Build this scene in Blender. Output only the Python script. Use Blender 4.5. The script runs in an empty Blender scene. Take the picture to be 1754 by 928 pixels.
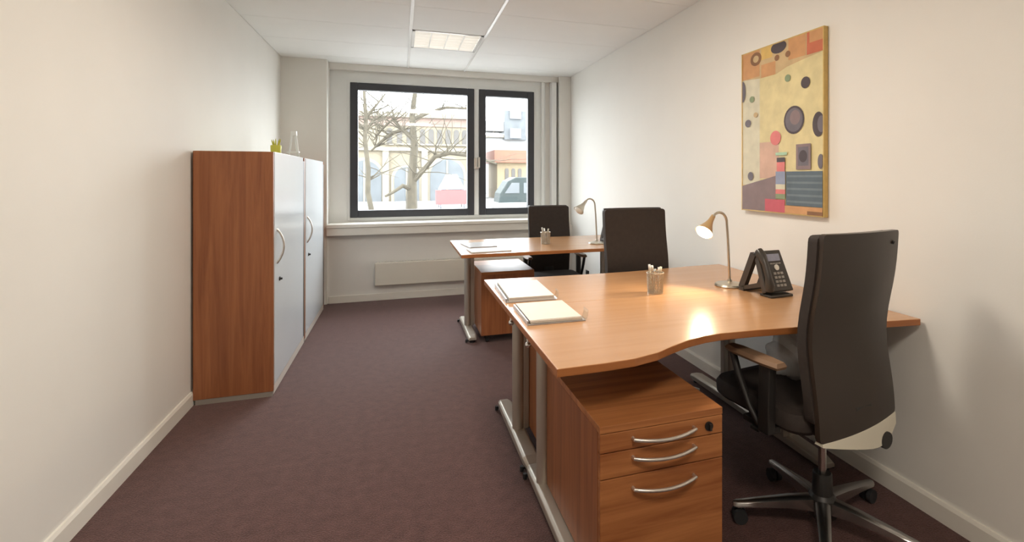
import bpy, bmesh, math, random
from mathutils import Vector, Matrix
R = math.radians
random.seed(7)
sc = bpy.context.scene
col = sc.collection

# ------------------------------------------------------------------ camera, world, exposure
F_PX, VX, HY, V2 = 880.0, 686.0, 304.0, 3600.0          # focal length and vanishing points in photo pixels (1754 x 928)
_l = V2 - VX
_a = (_l - math.sqrt(_l * _l - 4 * F_PX * F_PX)) / 2
CX = VX + _a
YAW = math.atan(_a / F_PX)
cam_d = bpy.data.cameras.new('camera')
cam = bpy.data.objects.new('camera', cam_d); col.objects.link(cam)
cam.location = (0, 0, 1.30)
cam.rotation_euler = (R(90), 0, -YAW)
cam_d.sensor_fit = 'HORIZONTAL'; cam_d.sensor_width = 36
cam_d.lens = F_PX / 1754 * 36
cam_d.shift_x = -(CX - 877) / 1754
cam_d.shift_y = (HY - 464) / 1754
cam_d.clip_start = 0.05; cam_d.clip_end = 300
sc.camera = cam

world = bpy.data.worlds.new('sky'); sc.world = world; world.use_nodes = True
bg = world.node_tree.nodes['Background']
bg.inputs[0].default_value = (0.93, 0.965, 1.0, 1); bg.inputs[1].default_value = 13.0     # bright overcast sky

pd = bpy.data.lights.new('window_portal', 'AREA'); pd.shape = 'RECTANGLE'; pd.size = 2.1; pd.size_y = 1.5
pd.cycles.is_portal = True                                  # guides sky sampling through the window opening, gives no light itself
po = bpy.data.objects.new('window_portal', pd); col.objects.link(po)
po.location = (0.5, 6.12, 1.58); po.rotation_euler = (R(-90), 0, 0)

vs = sc.view_settings
vs.view_transform = 'Standard'; vs.look = 'None'; vs.gamma = 1; vs.use_curve_mapping = False
vs.exposure = 0.12
LAMP_W = 28            # each lit ceiling luminaire
LAMP_C = (1.0, 0.90, 0.77)

# ------------------------------------------------------------------ materials
def nmat(name):
    m = bpy.data.materials.new(name); m.use_nodes = True
    return m, m.node_tree.nodes, m.node_tree.links, m.node_tree.nodes['Principled BSDF']
def mat(name, c, rough=0.5, metal=0.0, var=0.06, nscale=6.0, bump=0.0, bscale=200.0, spec=0.5, emit=None, es=0.0, coat=0.0):
    m, n, l, p = nmat(name)
    p.inputs['Roughness'].default_value = rough; p.inputs['Metallic'].default_value = metal
    p.inputs['Specular IOR Level'].default_value = spec; p.inputs['Coat Weight'].default_value = coat
    tc = n.new('ShaderNodeTexCoord')
    nz = n.new('ShaderNodeTexNoise'); nz.inputs['Scale'].default_value = nscale; nz.inputs['Detail'].default_value = 4
    l.new(tc.outputs['Object'], nz.inputs['Vector'])
    rp = n.new('ShaderNodeValToRGB')
    rp.color_ramp.elements[0].position = 0.3; rp.color_ramp.elements[1].position = 0.7
    rp.color_ramp.elements[0].color = tuple(max(0, x * (1 - var)) for x in c) + (1,)
    rp.color_ramp.elements[1].color = tuple(min(1, x * (1 + var)) for x in c) + (1,)
    l.new(nz.outputs['Fac'], rp.inputs['Fac']); l.new(rp.outputs['Color'], p.inputs['Base Color'])
    if bump:
        nb = n.new('ShaderNodeTexNoise'); nb.inputs['Scale'].default_value = bscale; nb.inputs['Detail'].default_value = 3
        l.new(tc.outputs['Object'], nb.inputs['Vector'])
        bp = n.new('ShaderNodeBump'); bp.inputs['Strength'].default_value = bump; bp.inputs['Distance'].default_value = 0.004
        l.new(nb.outputs['Fac'], bp.inputs['Height']); l.new(bp.outputs['Normal'], p.inputs['Normal'])
    if emit:
        p.inputs['Emission Color'].default_value = emit + (1,); p.inputs['Emission Strength'].default_value = es
    return m
def wood(name, c1, c2, axis=2, rough=0.35, coat=0.0, fine=26.0, contrast=1.0):
    m, n, l, p = nmat(name)
    p.inputs['Roughness'].default_value = rough; p.inputs['Coat Weight'].default_value = coat; p.inputs['Coat Roughness'].default_value = 0.2
    tc = n.new('ShaderNodeTexCoord'); mp = n.new('ShaderNodeMapping')
    s = [fine] * 3; s[axis] = fine * 0.045
    mp.inputs['Scale'].default_value = s
    l.new(tc.outputs['Object'], mp.inputs['Vector'])
    nz = n.new('ShaderNodeTexNoise'); nz.inputs['Scale'].default_value = 1.0; nz.inputs['Detail'].default_value = 6; nz.inputs['Roughness'].default_value = 0.65; nz.inputs['Distortion'].default_value = 0.6
    l.new(mp.outputs['Vector'], nz.inputs['Vector'])
    rp = n.new('ShaderNodeValToRGB'); e = rp.color_ramp.elements
    e[0].position = 0.5 - 0.2 / contrast; e[1].position = 0.5 + 0.2 / contrast
    e[0].color = c2 + (1,); e[1].color = c1 + (1,)
    l.new(nz.outputs['Fac'], rp.inputs['Fac']); l.new(rp.outputs['Color'], p.inputs['Base Color'])
    bp = n.new('ShaderNodeBump'); bp.inputs['Strength'].default_value = 0.06; bp.inputs['Distance'].default_value = 0.002
    l.new(nz.outputs['Fac'], bp.inputs['Height']); l.new(bp.outputs['Normal'], p.inputs['Normal'])
    return m
def glass(name, tint=(1, 1, 1), gloss=0.06):
    m, n, l, p = nmat(name)
    n.remove(p)
    t = n.new('ShaderNodeBsdfTransparent'); t.inputs[0].default_value = tint + (1,)
    g = n.new('ShaderNodeBsdfGlossy'); g.inputs['Roughness'].default_value = 0.03
    mx = n.new('ShaderNodeMixShader'); mx.inputs[0].default_value = gloss
    l.new(t.outputs[0], mx.inputs[1]); l.new(g.outputs[0], mx.inputs[2]); l.new(mx.outputs[0], n['Material Output'].inputs['Surface'])
    return m
def carpet():
    m, n, l, p = nmat('carpet')
    p.inputs['Roughness'].default_value = 0.85; p.inputs['Specular IOR Level'].default_value = 0.25
    p.inputs['Sheen Weight'].default_value = 0.42; p.inputs['Sheen Roughness'].default_value = 0.4
    p.inputs['Sheen Tint'].default_value = (0.92, 0.76, 0.76, 1)
    tc = n.new('ShaderNodeTexCoord')
    a = n.new('ShaderNodeTexNoise'); a.inputs['Scale'].default_value = 170; a.inputs['Detail'].default_value = 3
    b = n.new('ShaderNodeTexNoise'); b.inputs['Scale'].default_value = 22; b.inputs['Detail'].default_value = 5
    l.new(tc.outputs['Object'], a.inputs['Vector']); l.new(tc.outputs['Object'], b.inputs['Vector'])
    mx = n.new('ShaderNodeMath'); mx.operation = 'MULTIPLY_ADD'; mx.inputs[1].default_value = 0.65
    ad = n.new('ShaderNodeMath'); ad.operation = 'MULTIPLY'; ad.inputs[1].default_value = 0.35
    l.new(b.outputs['Fac'], ad.inputs[0]); l.new(a.outputs['Fac'], mx.inputs[0]); l.new(ad.outputs[0], mx.inputs[2])
    rp = n.new('ShaderNodeValToRGB'); e = rp.color_ramp.elements
    e[0].position = 0.36; e[0].color = (0.046, 0.018, 0.015, 1); e[1].position = 0.64; e[1].color = (0.118, 0.055, 0.047, 1)
    l.new(mx.outputs[0], rp.inputs['Fac']); l.new(rp.outputs['Color'], p.inputs['Base Color'])
    bp = n.new('ShaderNodeBump'); bp.inputs['Strength'].default_value = 0.5; bp.inputs['Distance'].default_value = 0.006
    l.new(a.outputs['Fac'], bp.inputs['Height']); l.new(bp.outputs['Normal'], p.inputs['Normal'])
    return m
M = dict(
    wall=mat('wall_paint', (0.83, 0.81, 0.765), 0.75, var=0.012, nscale=3, bump=0.05, bscale=160),
    ceil=mat('ceiling_panel_paint', (0.92, 0.92, 0.905), 0.7, var=0.012, nscale=3, bump=0.04, bscale=300),
    tbar=mat('white_grid_metal', (0.95, 0.945, 0.93), 0.16, var=0.01),
    trim=mat('white_gloss_trim', (0.84, 0.81, 0.74), 0.4, var=0.012),
    carpet=carpet(),
    cherry_v=wood('cherry_vertical', (0.380, 0.144, 0.055), (0.218, 0.071, 0.028), 2, 0.4, fine=30),
    cherry_x=wood('cherry_across', (0.50, 0.205, 0.072), (0.27, 0.088, 0.028), 0, 0.36, fine=20, contrast=1.35),
    cherry_y=wood('cherry_along', (0.456, 0.174, 0.060), (0.276, 0.094, 0.031), 1, 0.38, fine=24),
    desk=wood('desk_laminate', (0.56, 0.315, 0.158), (0.49, 0.258, 0.122), 0, 0.27, coat=0.25, fine=24, contrast=0.8),
    edge=wood('desk_edge_band', (0.46, 0.175, 0.055), (0.36, 0.125, 0.038), 0, 0.35, fine=24),
    silver=mat('silver_grey_metal', (0.52, 0.48, 0.42), 0.36, 0.55, var=0.03),
    chrome=mat('satin_chrome', (0.72, 0.71, 0.69), 0.22, 1.0, var=0.02),
    darkchrome=mat('shaded_aluminium', (0.42, 0.41, 0.40), 0.26, 1.0, var=0.03),  # chair leg metal, darker than the chrome: shade put into its colour
    handle=mat('brushed_handle', (0.70, 0.66, 0.61), 0.30, 0.85, var=0.02),
    black=mat('black_plastic', (0.018, 0.016, 0.015), 0.45, var=0.1),
    rubber=mat('dark_rubber', (0.02, 0.02, 0.022), 0.7, var=0.1),
    fabric=mat('brown_black_upholstery', (0.030, 0.021, 0.017), 0.8, var=0.12, nscale=40, bump=0.25, bscale=600),
    shell=mat('dark_brown_back_shell', (0.034, 0.023, 0.017), 0.36, var=0.06),
    cream=mat('cream_plastic', (0.72, 0.68, 0.56), 0.45, var=0.03),
    armpad=mat('brown_arm_pad', (0.23, 0.14, 0.085), 0.5, var=0.06),
    door=mat('pale_grey_door', (0.66, 0.70, 0.735), 0.24, var=0.015, nscale=2),
    doorband=mat('pale_plinth', (0.66, 0.60, 0.54), 0.5, var=0.02),
    darkgrey=mat('dark_grey_strip', (0.085, 0.085, 0.08), 0.5, var=0.04),
    greyplinth=mat('grey_plinth', (0.30, 0.27, 0.24), 0.5, var=0.03),
    winframe=mat('anthracite_frame', (0.040, 0.042, 0.050), 0.4, var=0.05),
    white=mat('white_frame_paint', (0.83, 0.84, 0.82), 0.4, var=0.01),
    glass=glass('window_glass', (0.97, 0.985, 0.98), 0.03),
    radiator=mat('radiator_enamel', (0.74, 0.70, 0.61), 0.4, var=0.015),
    paper=mat('white_paper', (0.740, 0.722, 0.688), 0.6, var=0.015, nscale=30),
    paperw=mat('warm_white_paper', (0.722, 0.671, 0.602), 0.6, var=0.015, nscale=30),
    smoke=mat('grey_tray_plastic', (0.34, 0.31, 0.30), 0.3, var=0.05),
    acryl=glass('clear_acrylic', (0.92, 0.92, 0.90), 0.15),
    lampmetal=mat('nickel_lamp_metal', (0.60, 0.55, 0.46), 0.28, 0.9, var=0.03),
    shade=mat('warm_lamp_shade', (0.62, 0.42, 0.22), 0.35, 0.6, var=0.04),
    bulb=mat('lit_bulb', (1, 0.95, 0.85), 0.4, emit=(1.0, 0.86, 0.62), es=14.0),
    bulboff=mat('unlit_bulb', (0.9, 0.88, 0.82), 0.3),
    lcd=mat('phone_display', (0.30, 0.31, 0.40), 0.25, var=0.08, nscale=60),
    key=mat('phone_key', (0.33, 0.31, 0.28), 0.5, var=0.1),
    keyw=mat('phone_navigation_key', (0.75, 0.73, 0.66), 0.4, var=0.03),
    phone=mat('phone_black_plastic', (0.045, 0.038, 0.032), 0.32, var=0.08),
    mesh_cup=mat('silver_mesh_cup', (0.50, 0.44, 0.36), 0.35, 0.7, var=0.1, nscale=300),
    gold=mat('gilt_frame', (0.62, 0.43, 0.15), 0.4, 0.25, var=0.08, nscale=30),
    yellow=mat('yellow_green_plastic', (0.60, 0.58, 0.08), 0.5, var=0.05),
    louvre=mat('louvre_white', (0.88, 0.87, 0.84), 0.3, var=0.01),
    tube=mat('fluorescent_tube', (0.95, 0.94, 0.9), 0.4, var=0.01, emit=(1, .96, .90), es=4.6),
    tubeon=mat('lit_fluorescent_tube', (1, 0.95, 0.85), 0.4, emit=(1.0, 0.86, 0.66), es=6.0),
    stone=mat('pale_stone', (0.156, 0.133, 0.096), 0.85, var=0.12, nscale=0.8),
    stone2=mat('pale_stone_trim', (0.181, 0.161, 0.126), 0.85, var=0.08, nscale=1.2),
    pinkstone=mat('pink_stone_band', (0.166, 0.118, 0.098), 0.85, var=0.08, nscale=1.2),
    fwin=mat('far_window_dark', (0.043, 0.037, 0.032), 0.3, var=0.2, nscale=2),
    farglass=mat('far_grey_glass', (0.085, 0.093, 0.10), 0.5, var=0.15, nscale=1, spec=0.3),
    fwhite=mat('far_white_render', (0.202, 0.202, 0.202), 0.8, var=0.05, nscale=0.6),
    fyellow=mat('far_yellow_render', (0.180, 0.141, 0.086), 0.8, var=0.06, nscale=0.8),
    fred=mat('far_red_tile', (0.202, 0.066, 0.040), 0.7, var=0.1, nscale=2),
    fgrey=mat('far_grey_panel', (0.17, 0.18, 0.20), 0.6, var=0.1, nscale=1),
    bark=mat('bark', (0.047, 0.039, 0.026), 0.9, var=0.25, nscale=8, bump=0.5, bscale=40),
    asphalt=mat('asphalt', (0.210, 0.203, 0.199), 0.9, var=0.1, nscale=1.5),
    awning=mat('red_awning_cloth', (0.212, 0.066, 0.066), 0.8, var=0.08),
    canvasw=mat('pale_canopy_cloth', (0.252, 0.277, 0.277), 0.8, var=0.04),
    carpaint=mat('dark_green_van_paint', (0.022, 0.030, 0.030), 0.55, var=0.05, spec=0.25),
)
def plastic_bag():
    m, n, l, p = nmat('clear_plastic_film')
    p.inputs['Base Color'].default_value = (0.93, 0.94, 0.95, 1); p.inputs['Roughness'].default_value = 0.15
    p.inputs['Alpha'].default_value = 0.38
    nz = n.new('ShaderNodeTexNoise'); nz.inputs['Scale'].default_value = 28; tc = n.new('ShaderNodeTexCoord')
    l.new(tc.outputs['Object'], nz.inputs['Vector'])
    bp = n.new('ShaderNodeBump'); bp.inputs['Strength'].default_value = 0.8; bp.inputs['Distance'].default_value = 0.01
    l.new(nz.outputs['Fac'], bp.inputs['Height']); l.new(bp.outputs['Normal'], p.inputs['Normal'])
    return m
M['bag'] = plastic_bag()

# ------------------------------------------------------------------ mesh helpers
class B:
    def __init__(s): s.bm = bmesh.new()
    def _mi(s, fs, mi, sm=False):
        for f in fs: f.material_index = mi; f.smooth = sm
        return s
    def box(s, x0, y0, z0, x1, y1, z1, mi=0):
        v = [s.bm.verts.new((x, y, z)) for z in (z0, z1) for y in (y0, y1) for x in (x0, x1)]
        q = [(0, 2, 3, 1), (4, 5, 7, 6), (0, 1, 5, 4), (2, 6, 7, 3), (0, 4, 6, 2), (1, 3, 7, 5)]
        return s._mi([s.bm.faces.new([v[i] for i in f]) for f in q], mi)
    def obox(s, c, size, rot, mi=0):
        n0 = len(s.bm.verts); s.box(-size[0] / 2, -size[1] / 2, -size[2] / 2, size[0] / 2, size[1] / 2, size[2] / 2, mi)
        s.bm.verts.ensure_lookup_table(); mt = Matrix.Translation(c) @ rot.to_4x4()
        for v in s.bm.verts[n0:]: v.co = mt @ v.co
        return s
    def loft(s, rings, mi=0, cap=True, sm=True, closed=True):
        vr = [[s.bm.verts.new(p) for p in r] for r in rings]; fs = []
        for a, b in zip(vr, vr[1:]):
            k = len(a)
            for i in range(k if closed else k - 1):
                j = (i + 1) % k; fs.append(s.bm.faces.new((a[i], a[j], b[j], b[i])))
        s._mi(fs, mi, sm)
        if cap and closed: s._mi([s.bm.faces.new(vr[0][::-1]), s.bm.faces.new(vr[-1])], mi)
        return s
    def tube(s, pts, r, seg=12, mi=0, sy=1.0):
        pts = [Vector(p) for p in pts]; rs = r if isinstance(r, (list, tuple)) else [r] * len(pts); rings = []
        t0 = (pts[1] - pts[0]).normalized()
        u = t0.orthogonal().normalized() if abs(t0.z) > 0.95 else t0.cross(Vector((0, 0, 1))).normalized()
        for i, p in enumerate(pts):
            t = (pts[min(i + 1, len(pts) - 1)] - pts[max(i - 1, 0)]).normalized()
            u = (u - t * u.dot(t)).normalized(); w = t.cross(u)
            rings.append([p + (u * math.cos(a) + w * math.sin(a) * sy) * rs[i] for a in [2 * math.pi * k / seg for k in range(seg)]])
        return s.loft(rings, mi)
    def cyl(s, p0, p1, r0, r1=None, seg=16, mi=0): return s.tube([p0, p1], [r0, r0 if r1 is None else r1], seg, mi)
    def prism(s, poly, z0, z1, mi=0, mside=None):
        a = [s.bm.verts.new((x, y, z0)) for x, y in poly]; b = [s.bm.verts.new((x, y, z1)) for x, y in poly]; k = len(poly)
        s._mi([s.bm.faces.new(a[::-1]), s.bm.faces.new(b)], mi)
        return s._mi([s.bm.faces.new((a[i], a[(i + 1) % k], b[(i + 1) % k], b[i])) for i in range(k)], mi if mside is None else mside)
    def lathe(s, prof, c=(0, 0, 0), seg=24, mi=0, axis=None):
        ax = Vector(axis).normalized() if axis else Vector((0, 0, 1)); u = ax.orthogonal().normalized(); w = ax.cross(u); c = Vector(c)
        return s.loft([[c + ax * h + (u * math.cos(a) + w * math.sin(a)) * max(r, 1e-4) for a in [2 * math.pi * k / seg for k in range(seg)]] for r, h in prof], mi)
    def ball(s, c, r, mi=0, sub=2, sc=(1, 1, 1)):
        g = bmesh.ops.create_icosphere(s.bm, subdivisions=sub, radius=r, matrix=Matrix.Translation(c) @ Matrix.Diagonal((*sc, 1)))
        return s._mi({f for v in g['verts'] for f in v.link_faces}, mi, True)
    def build(s, name, mats, parent=None, bevel=0, seg=2):
        bmesh.ops.recalc_face_normals(s.bm, faces=s.bm.faces)
        for e in s.bm.edges:
            if len(e.link_faces) == 2 and e.calc_face_angle(0) > R(40): e.smooth = False
        me = bpy.data.meshes.new(name); s.bm.to_mesh(me); s.bm.free()
        for m in (mats if isinstance(mats, (list, tuple)) else [mats]): me.materials.append(M[m] if isinstance(m, str) else m)
        o = bpy.data.objects.new(name, me); col.objects.link(o)
        if parent: o.parent = parent
        if bevel:
            b = o.modifiers.new('bevel', 'BEVEL'); b.width = bevel; b.segments = seg; b.limit_method = 'ANGLE'; b.angle_limit = R(40)
        return o
def thing(name, label, cat, loc=(0, 0, 0), rz=0.0, group=None):
    o = bpy.data.objects.new(name, None); col.objects.link(o); o.empty_display_size = 0.05
    o.location = loc; o.rotation_euler = (0, 0, rz); return tag(o, label, cat, group)
def tag(o, label=None, cat=None, group=None, kind=None):
    if label: o['label'] = label
    if cat: o['category'] = cat
    if group: o['group'] = group
    if kind: o['kind'] = kind
    return o
def copy_tree(o, parent=None):
    c = o.copy(); col.objects.link(c); c.parent = parent
    for ch in o.children: copy_tree(ch, c)
    return c
def struct(o, label, cat): return tag(o, label, cat, kind='structure')
def arc(p0, p1, bulge, n=9):
    p0, p1, b = Vector(p0), Vector(p1), Vector(bulge)
    return [p0.lerp(p1, t) + b * (4 * t * (1 - t)) for t in [i / (n - 1) for i in range(n)]]

# ------------------------------------------------------------------ room shell
XL, XR, YF, YB, ZC = -1.134, 1.944, 5.82, -2.2, 2.51
struct(B().box(XL - .15, YB - .15, -.12, XR + .15, YF + .3, 0).build('floor', 'carpet'), 'dark reddish brown carpet covering the office floor', 'floor')
struct(B().box(XL - .15, YB - .15, 0, XL, 6.25, ZC + .12).build('wall_left', 'wall'), 'plain off-white wall behind the two tall cabinets', 'wall')
struct(B().box(XR, YB - .15, 0, XR + .15, 6.25, ZC + .12).build('wall_right', 'wall'), 'plain off-white wall carrying the abstract picture', 'wall')
struct(B().box(XL, YB - .15, 0, XR, YB, ZC + .12).build('wall_back', 'wall'), 'plain off-white wall opposite the window', 'wall')
WY = 6.0                                                     # window plane
wf = B()
wf.box(XL, YF - .03, 0, -.715, 6.25, ZC + .1)                      # pier behind the cabinets
wf.box(-.715, YF, 0, XR, 6.25, .74)                           # parapet below the sill
wf.box(-.715, WY - .07, 2.445, XR, 6.25, ZC + .1)                  # head above the window
wf.box(1.66, WY, .74, XR, 6.25, 2.445)
struct(wf.build('wall_far', 'wall'), 'off-white window wall with a pier at the cabinet end', 'wall')
base = B().prism([(0, 0), (.014, 0), (.014, .066), (.008, .079), (0, .079)], YB, YF - .03)
for v in base.bm.verts: v.co = (XL + v.co.x, v.co.z, v.co.y)
struct(base.build('baseboard_left', 'trim'), 'low white baseboard along the cabinet wall', 'baseboard')
base = B().prism([(0, 0), (-.014, 0), (-.014, .066), (-.008, .079), (0, .079)], YB, YF)
for v in base.bm.verts: v.co = (XR + v.co.x, v.co.z, v.co.y)
struct(base.build('baseboard_right', 'trim'), 'low white baseboard along the wall behind the desks', 'baseboard')
struct(B().box(-.70, YF - .014, 0, XR - .014, YF, .075).build('baseboard_far', 'trim', bevel=.004), 'low white baseboard under the window parapet', 'baseboard')

# ceiling: long metal panels in three bays, two raised white carrier strips between them
GX = [.08, .69]
bays = [(XL, GX[0]), (GX[0], GX[1]), (GX[1], XR)]
ceil = struct(B().box(XL - .15, YB - .15, ZC + .10, XR + .15, 6.25, ZC + .2).build('ceiling', 'ceil'), 'off-white panelled ceiling with two white grid strips', 'ceiling')
ys = [5.93 - .62 * k for k in range(14)]
LIGHT_Y = {1: True}
ys = [5.62 - .61 * k for k in range(-1, 14)]
fix_cells = {}
for bi, (a, b) in enumerate(bays):
    for k in range(len(ys) - 1):
        y1, y0 = min(ys[k], 5.93), max(ys[k + 1], YB)
        if y1 - y0 < .05: continue
        if bi == 1 and k in (2, 6, 10): fix_cells[k] = (y0, y1); continue
        B().box(a + .003, y0 + .002, ZC, b - .003, y1 - .002, ZC + .02).build('ceiling_panel', 'ceil', ceil)
for gx in GX:
    B().box(gx - .011, YB, ZC - .006, gx + .011, 5.93, ZC + .004).build('grid_strip', 'tbar', ceil, bevel=.002)

# trims at the window's right hand end
struct(B().box(1.80, YF + .05, .74, XR, 6.1, ZC).build('trim_1', 'wall', bevel=.004), 'boxed white duct in the corner beside the window', 'trim')
struct(B().box(1.715, 5.90, .82, 1.775, 6.05, 2.445).build('trim_2', 'white', bevel=.006), 'narrow white upright between window and corner duct', 'trim')
struct(B().box(1.605, 5.965, .82, 1.64, 6.05, 2.445).build('trim_3', 'white', bevel=.004), 'thin white strip along the window surround', 'trim')

# window: white surround, two anthracite sashes, white meeting post, handle, panes, sill
win = bpy.data.objects.new('window_1', None); col.objects.link(win); win.location = (0, WY, .82); struct(win, 'wide window with a large fixed light and a narrow casement, anthracite sashes', 'window')
WL, WR, ZB, ZT = -.512, 1.515, .868, 2.322
def frame(b, x0, x1, z0, z1, w, y0, y1):
    b.box(x0, y0, z0, x0 + w, y1, z1); b.box(x1 - w, y0, z0, x1, y1, z1)
    b.box(x0 + w, y0, z0, x1 - w, y1, z0 + w); b.box(x0 + w, y0, z1 - w, x1 - w, y1, z1); return b
def wbuild(b, name, m, parent=win, **k):
    for v in b.bm.verts: v.co -= Vector((0, WY, .82))
    return b.build(name, m, parent, **k)
s_ = B()
s_.box(-.715, WY, .82, WL, WY + .1, 2.445); s_.box(WR, WY, .82, 1.66, WY + .1, 2.445)
s_.box(WL, WY, ZT, WR, WY + .1, 2.445); s_.box(WL, WY, .82, WR, WY + .1, ZB)
wbuild(s_, 'surround', 'white')
wbuild(frame(B(), WL - .03, WR + .03, ZB - .03, ZT + .03, .03, WY - .012, WY + .03), 'cover_strip', 'white', bevel=.003)
for x0, x1 in ((WL, .805), (.862, WR)):
    sash = wbuild(frame(B(), x0, x1, ZB, ZT, .078, WY - .03, WY + .05), 'sash', 'winframe', bevel=.006)
    pane = wbuild(B().box(x0 + .07, WY + .012, ZB + .07, x1 - .07, WY + .020, ZT - .07), 'pane', 'glass')
    pane.parent = sash
wbuild(B().box(.805, WY - .018, ZB, .862, WY + .06, ZT), 'meeting_post', 'white', bevel=.006)
hb = B(); hb.box(.800, WY - .050, 1.395, .835, WY - .026, 1.525); hb.box(.845, WY - .055, 1.41, .868, WY - .026, 1.535); hb.box(.812, WY - .075, 1.40, .855, WY - .05, 1.425)
wbuild(hb, 'window_handle', 'handle', bevel=.005)
sl = B(); sl.box(-.712, 5.70, .785, 1.80, WY + .02, .822); sl.box(-.712, 5.715, .705, 1.80, YF + .02, .785)
wbuild(sl, 'sill', 'trim', bevel=.006)

# low panel radiator under the window
rd = thing('panel_radiator', 'long low cream panel radiator on the parapet under the window', 'radiator', (-.255, YF, 0))
B().box(0, -.075, .165, 1.75, -.045, .405).build('front_panel', 'radiator', rd, bevel=.008)
B().box(.01, -.05, .18, 1.74, -.02, .39).build('rear_panel', 'radiator', rd, bevel=.006)
gr = B()
for i in range(58): gr.box(.02 + i * .0295, -.066, .402, .036 + i * .0295, -.024, .408)
gr.build('top_grille', 'radiator', rd)
for x in (.12, 1.62): B().box(x, -.05, .22, x + .03, .002, .36).build('wall_bracket', 'greyplinth', rd)

# ------------------------------------------------------------------ ceiling luminaires
def luminaire(cell, on, label, light_name=None, watts=LAMP_W):
    y0, y1 = cell; x0, x1 = GX[0] + .012, GX[1] - .012
    t = thing('ceiling_luminaire', label, 'ceiling light', ((x0 + x1) / 2, (y0 + y1) / 2, ZC), 0, 'louvred luminaires in the middle ceiling bay')
    w, d = (x1 - x0) / 2, (y1 - y0) / 2 - .003
    f = B(); f.box(-w, -d, -.004, -w + .025, d, .02); f.box(w - .025, -d, -.004, w, d, .02); f.box(-w, -d, -.004, w, -d + .03, .02); f.box(-w, d - .03, -.004, w, d, .02)
    f.build('frame', 'tbar', t, bevel=.002)
    h = B(); h.box(-w, -d, .085, w, d, .09); h.box(-w, -d, .0, -w + .004, d, .085); h.box(w - .004, -d, 0, w, d, .085); h.box(-w, -d, 0, w, -d + .004, .085); h.box(-w, d - .004, 0, w, d, .085)
    h.build('housing', 'louvre', t)
    for i in range(1, 4): B().box(-w + .02 + i * (2 * w - .04) / 4 - .004, -d + .03, .0, -w + .02 + i * (2 * w - .04) / 4 + .004, d - .03, .05).build('long_louvre', 'louvre', t)
    for i in range(1, 6):
        y = -d + .03 + i * (2 * d - .06) / 6; B().box(-w + .025, y - .0015, .0, w - .025, y + .0015, .028).build('cross_louvre', 'louvre', t)
    for i in range(4):
        x = -w + .02 + (i + .5) * (2 * w - .04) / 4
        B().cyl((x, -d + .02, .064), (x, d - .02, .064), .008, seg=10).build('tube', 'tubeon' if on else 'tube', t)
    if on:
        ld = bpy.data.lights.new(light_name, 'AREA'); ld.shape = 'RECTANGLE'; ld.size = 2 * w - .06; ld.size_y = 2 * d - .07
        ld.energy = watts; ld.color = LAMP_C
        lo = bpy.data.objects.new(light_name, ld); col.objects.link(lo); lo.parent = t; lo.location = (0, 0, -.006)
    return t
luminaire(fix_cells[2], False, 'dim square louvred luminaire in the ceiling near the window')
luminaire(fix_cells[6], True, 'lit square louvred luminaire above the two joined desks', 'ceiling_luminaire_over_desks_offscreen')
luminaire(fix_cells[10], True, 'lit square louvred luminaire at the end opposite the window', 'ceiling_luminaire_behind_offscreen')

# ------------------------------------------------------------------ cabinets
def cabinet(y0, y1, label):
    t = thing('storage_cabinet', label, 'cabinet', (-.92, (y0 + y1) / 2, 0), 0, 'tall storage cabinets along the wall')
    oy = (y0 + y1) / 2; a, b = y0 - oy, y1 - oy; xb, xf, zt = -.2005, .185, 1.455      # local: back, carcass front, top
    B().box(xb, a, .03, xf + .018, a + .022, zt - .002).build('side_panel', 'cherry_v', t, bevel=.0015)
    B().box(xb, b - .022, .03, xf + .018, b, zt - .002).build('side_panel', 'cherry_v', t, bevel=.0015)
    B().box(xb, a + .022, .06, xb + .012, b - .022, zt - .03).build('back_panel', 'cherry_v', t)
    B().box(xb, a + .022, zt - .026, xf, b - .022, zt).build('top_board', 'cream', t, bevel=.0015)
    for z in (.07, .53, .98): B().box(xb + .012, a + .022, z - .011, xf - .02, b - .022, z + .011).build('shelf', 'doorband', t)
    p = B(); p.box(xb + .01, a + .002, .0, xf + .012, b - .002, .032)
    p.build('plinth', 'greyplinth', t)
    B().box(xf - .01, a + .0225, .004, xf + .016, b - .0225, .060).build('plinth_front', 'doorband', t, bevel=.002)
    d = B().box(xf + .001, a + .0235, .064, xf + .021, b - .088, zt - .001).build('door', 'door', t, bevel=.002)
    B().box(xf - .004, b - .092, .064, xf + .019, b - .0235, zt - .028).build('edge_strip', 'darkgrey', t, bevel=.002)  # dark grey strip filling the gap between door and side panel
    hy = a + .085
    B().tube([(xf + .018, hy, .985)] + arc((xf + .022, hy, .985), (xf + .022, hy, .780), (.034, .012, 0), 13) + [(xf + .018, hy, .780)], .0065, 10).build('handle', 'handle', d)
    lk = B(); lk.cyl((xf + .018, a + .15, .672), (xf + .026, a + .15, .672), .013); lk.box(xf + .026, a + .146, .666, xf + .038, a + .154, .678)
    lk.build('lock', 'black', d)
    return t
cabinet(3.462, 4.522, 'cherry-sided cabinet with pale grey door, its bare wooden side facing the room')
cabinet(4.524, 5.60, 'pale grey fronted cabinet standing between the other cabinet and the window pier')
y_ = thing('pot_ornament', 'small yellow-green pot standing on top of the cabinet', 'pot', (-.86, 4.24, 1.455))
B().lathe([(.001, 0), (.024, 0), (.034, .03), (.036, .075), (.033, .08), (.031, .076), (.028, .02), (.001, .018)]).build('pot', 'yellow', y_)
sp = B()
for i in range(9):
    a = i * 2.4; sp.tube(arc((.008 * math.cos(a), .008 * math.sin(a), .02), (.03 * math.cos(a), .03 * math.sin(a), .115 + .006 * (i % 3)), (0, 0, .015), 5), [.004, .005, .005, .004, .001], 6)
sp.build('leaves', 'yellow', y_)
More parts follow.
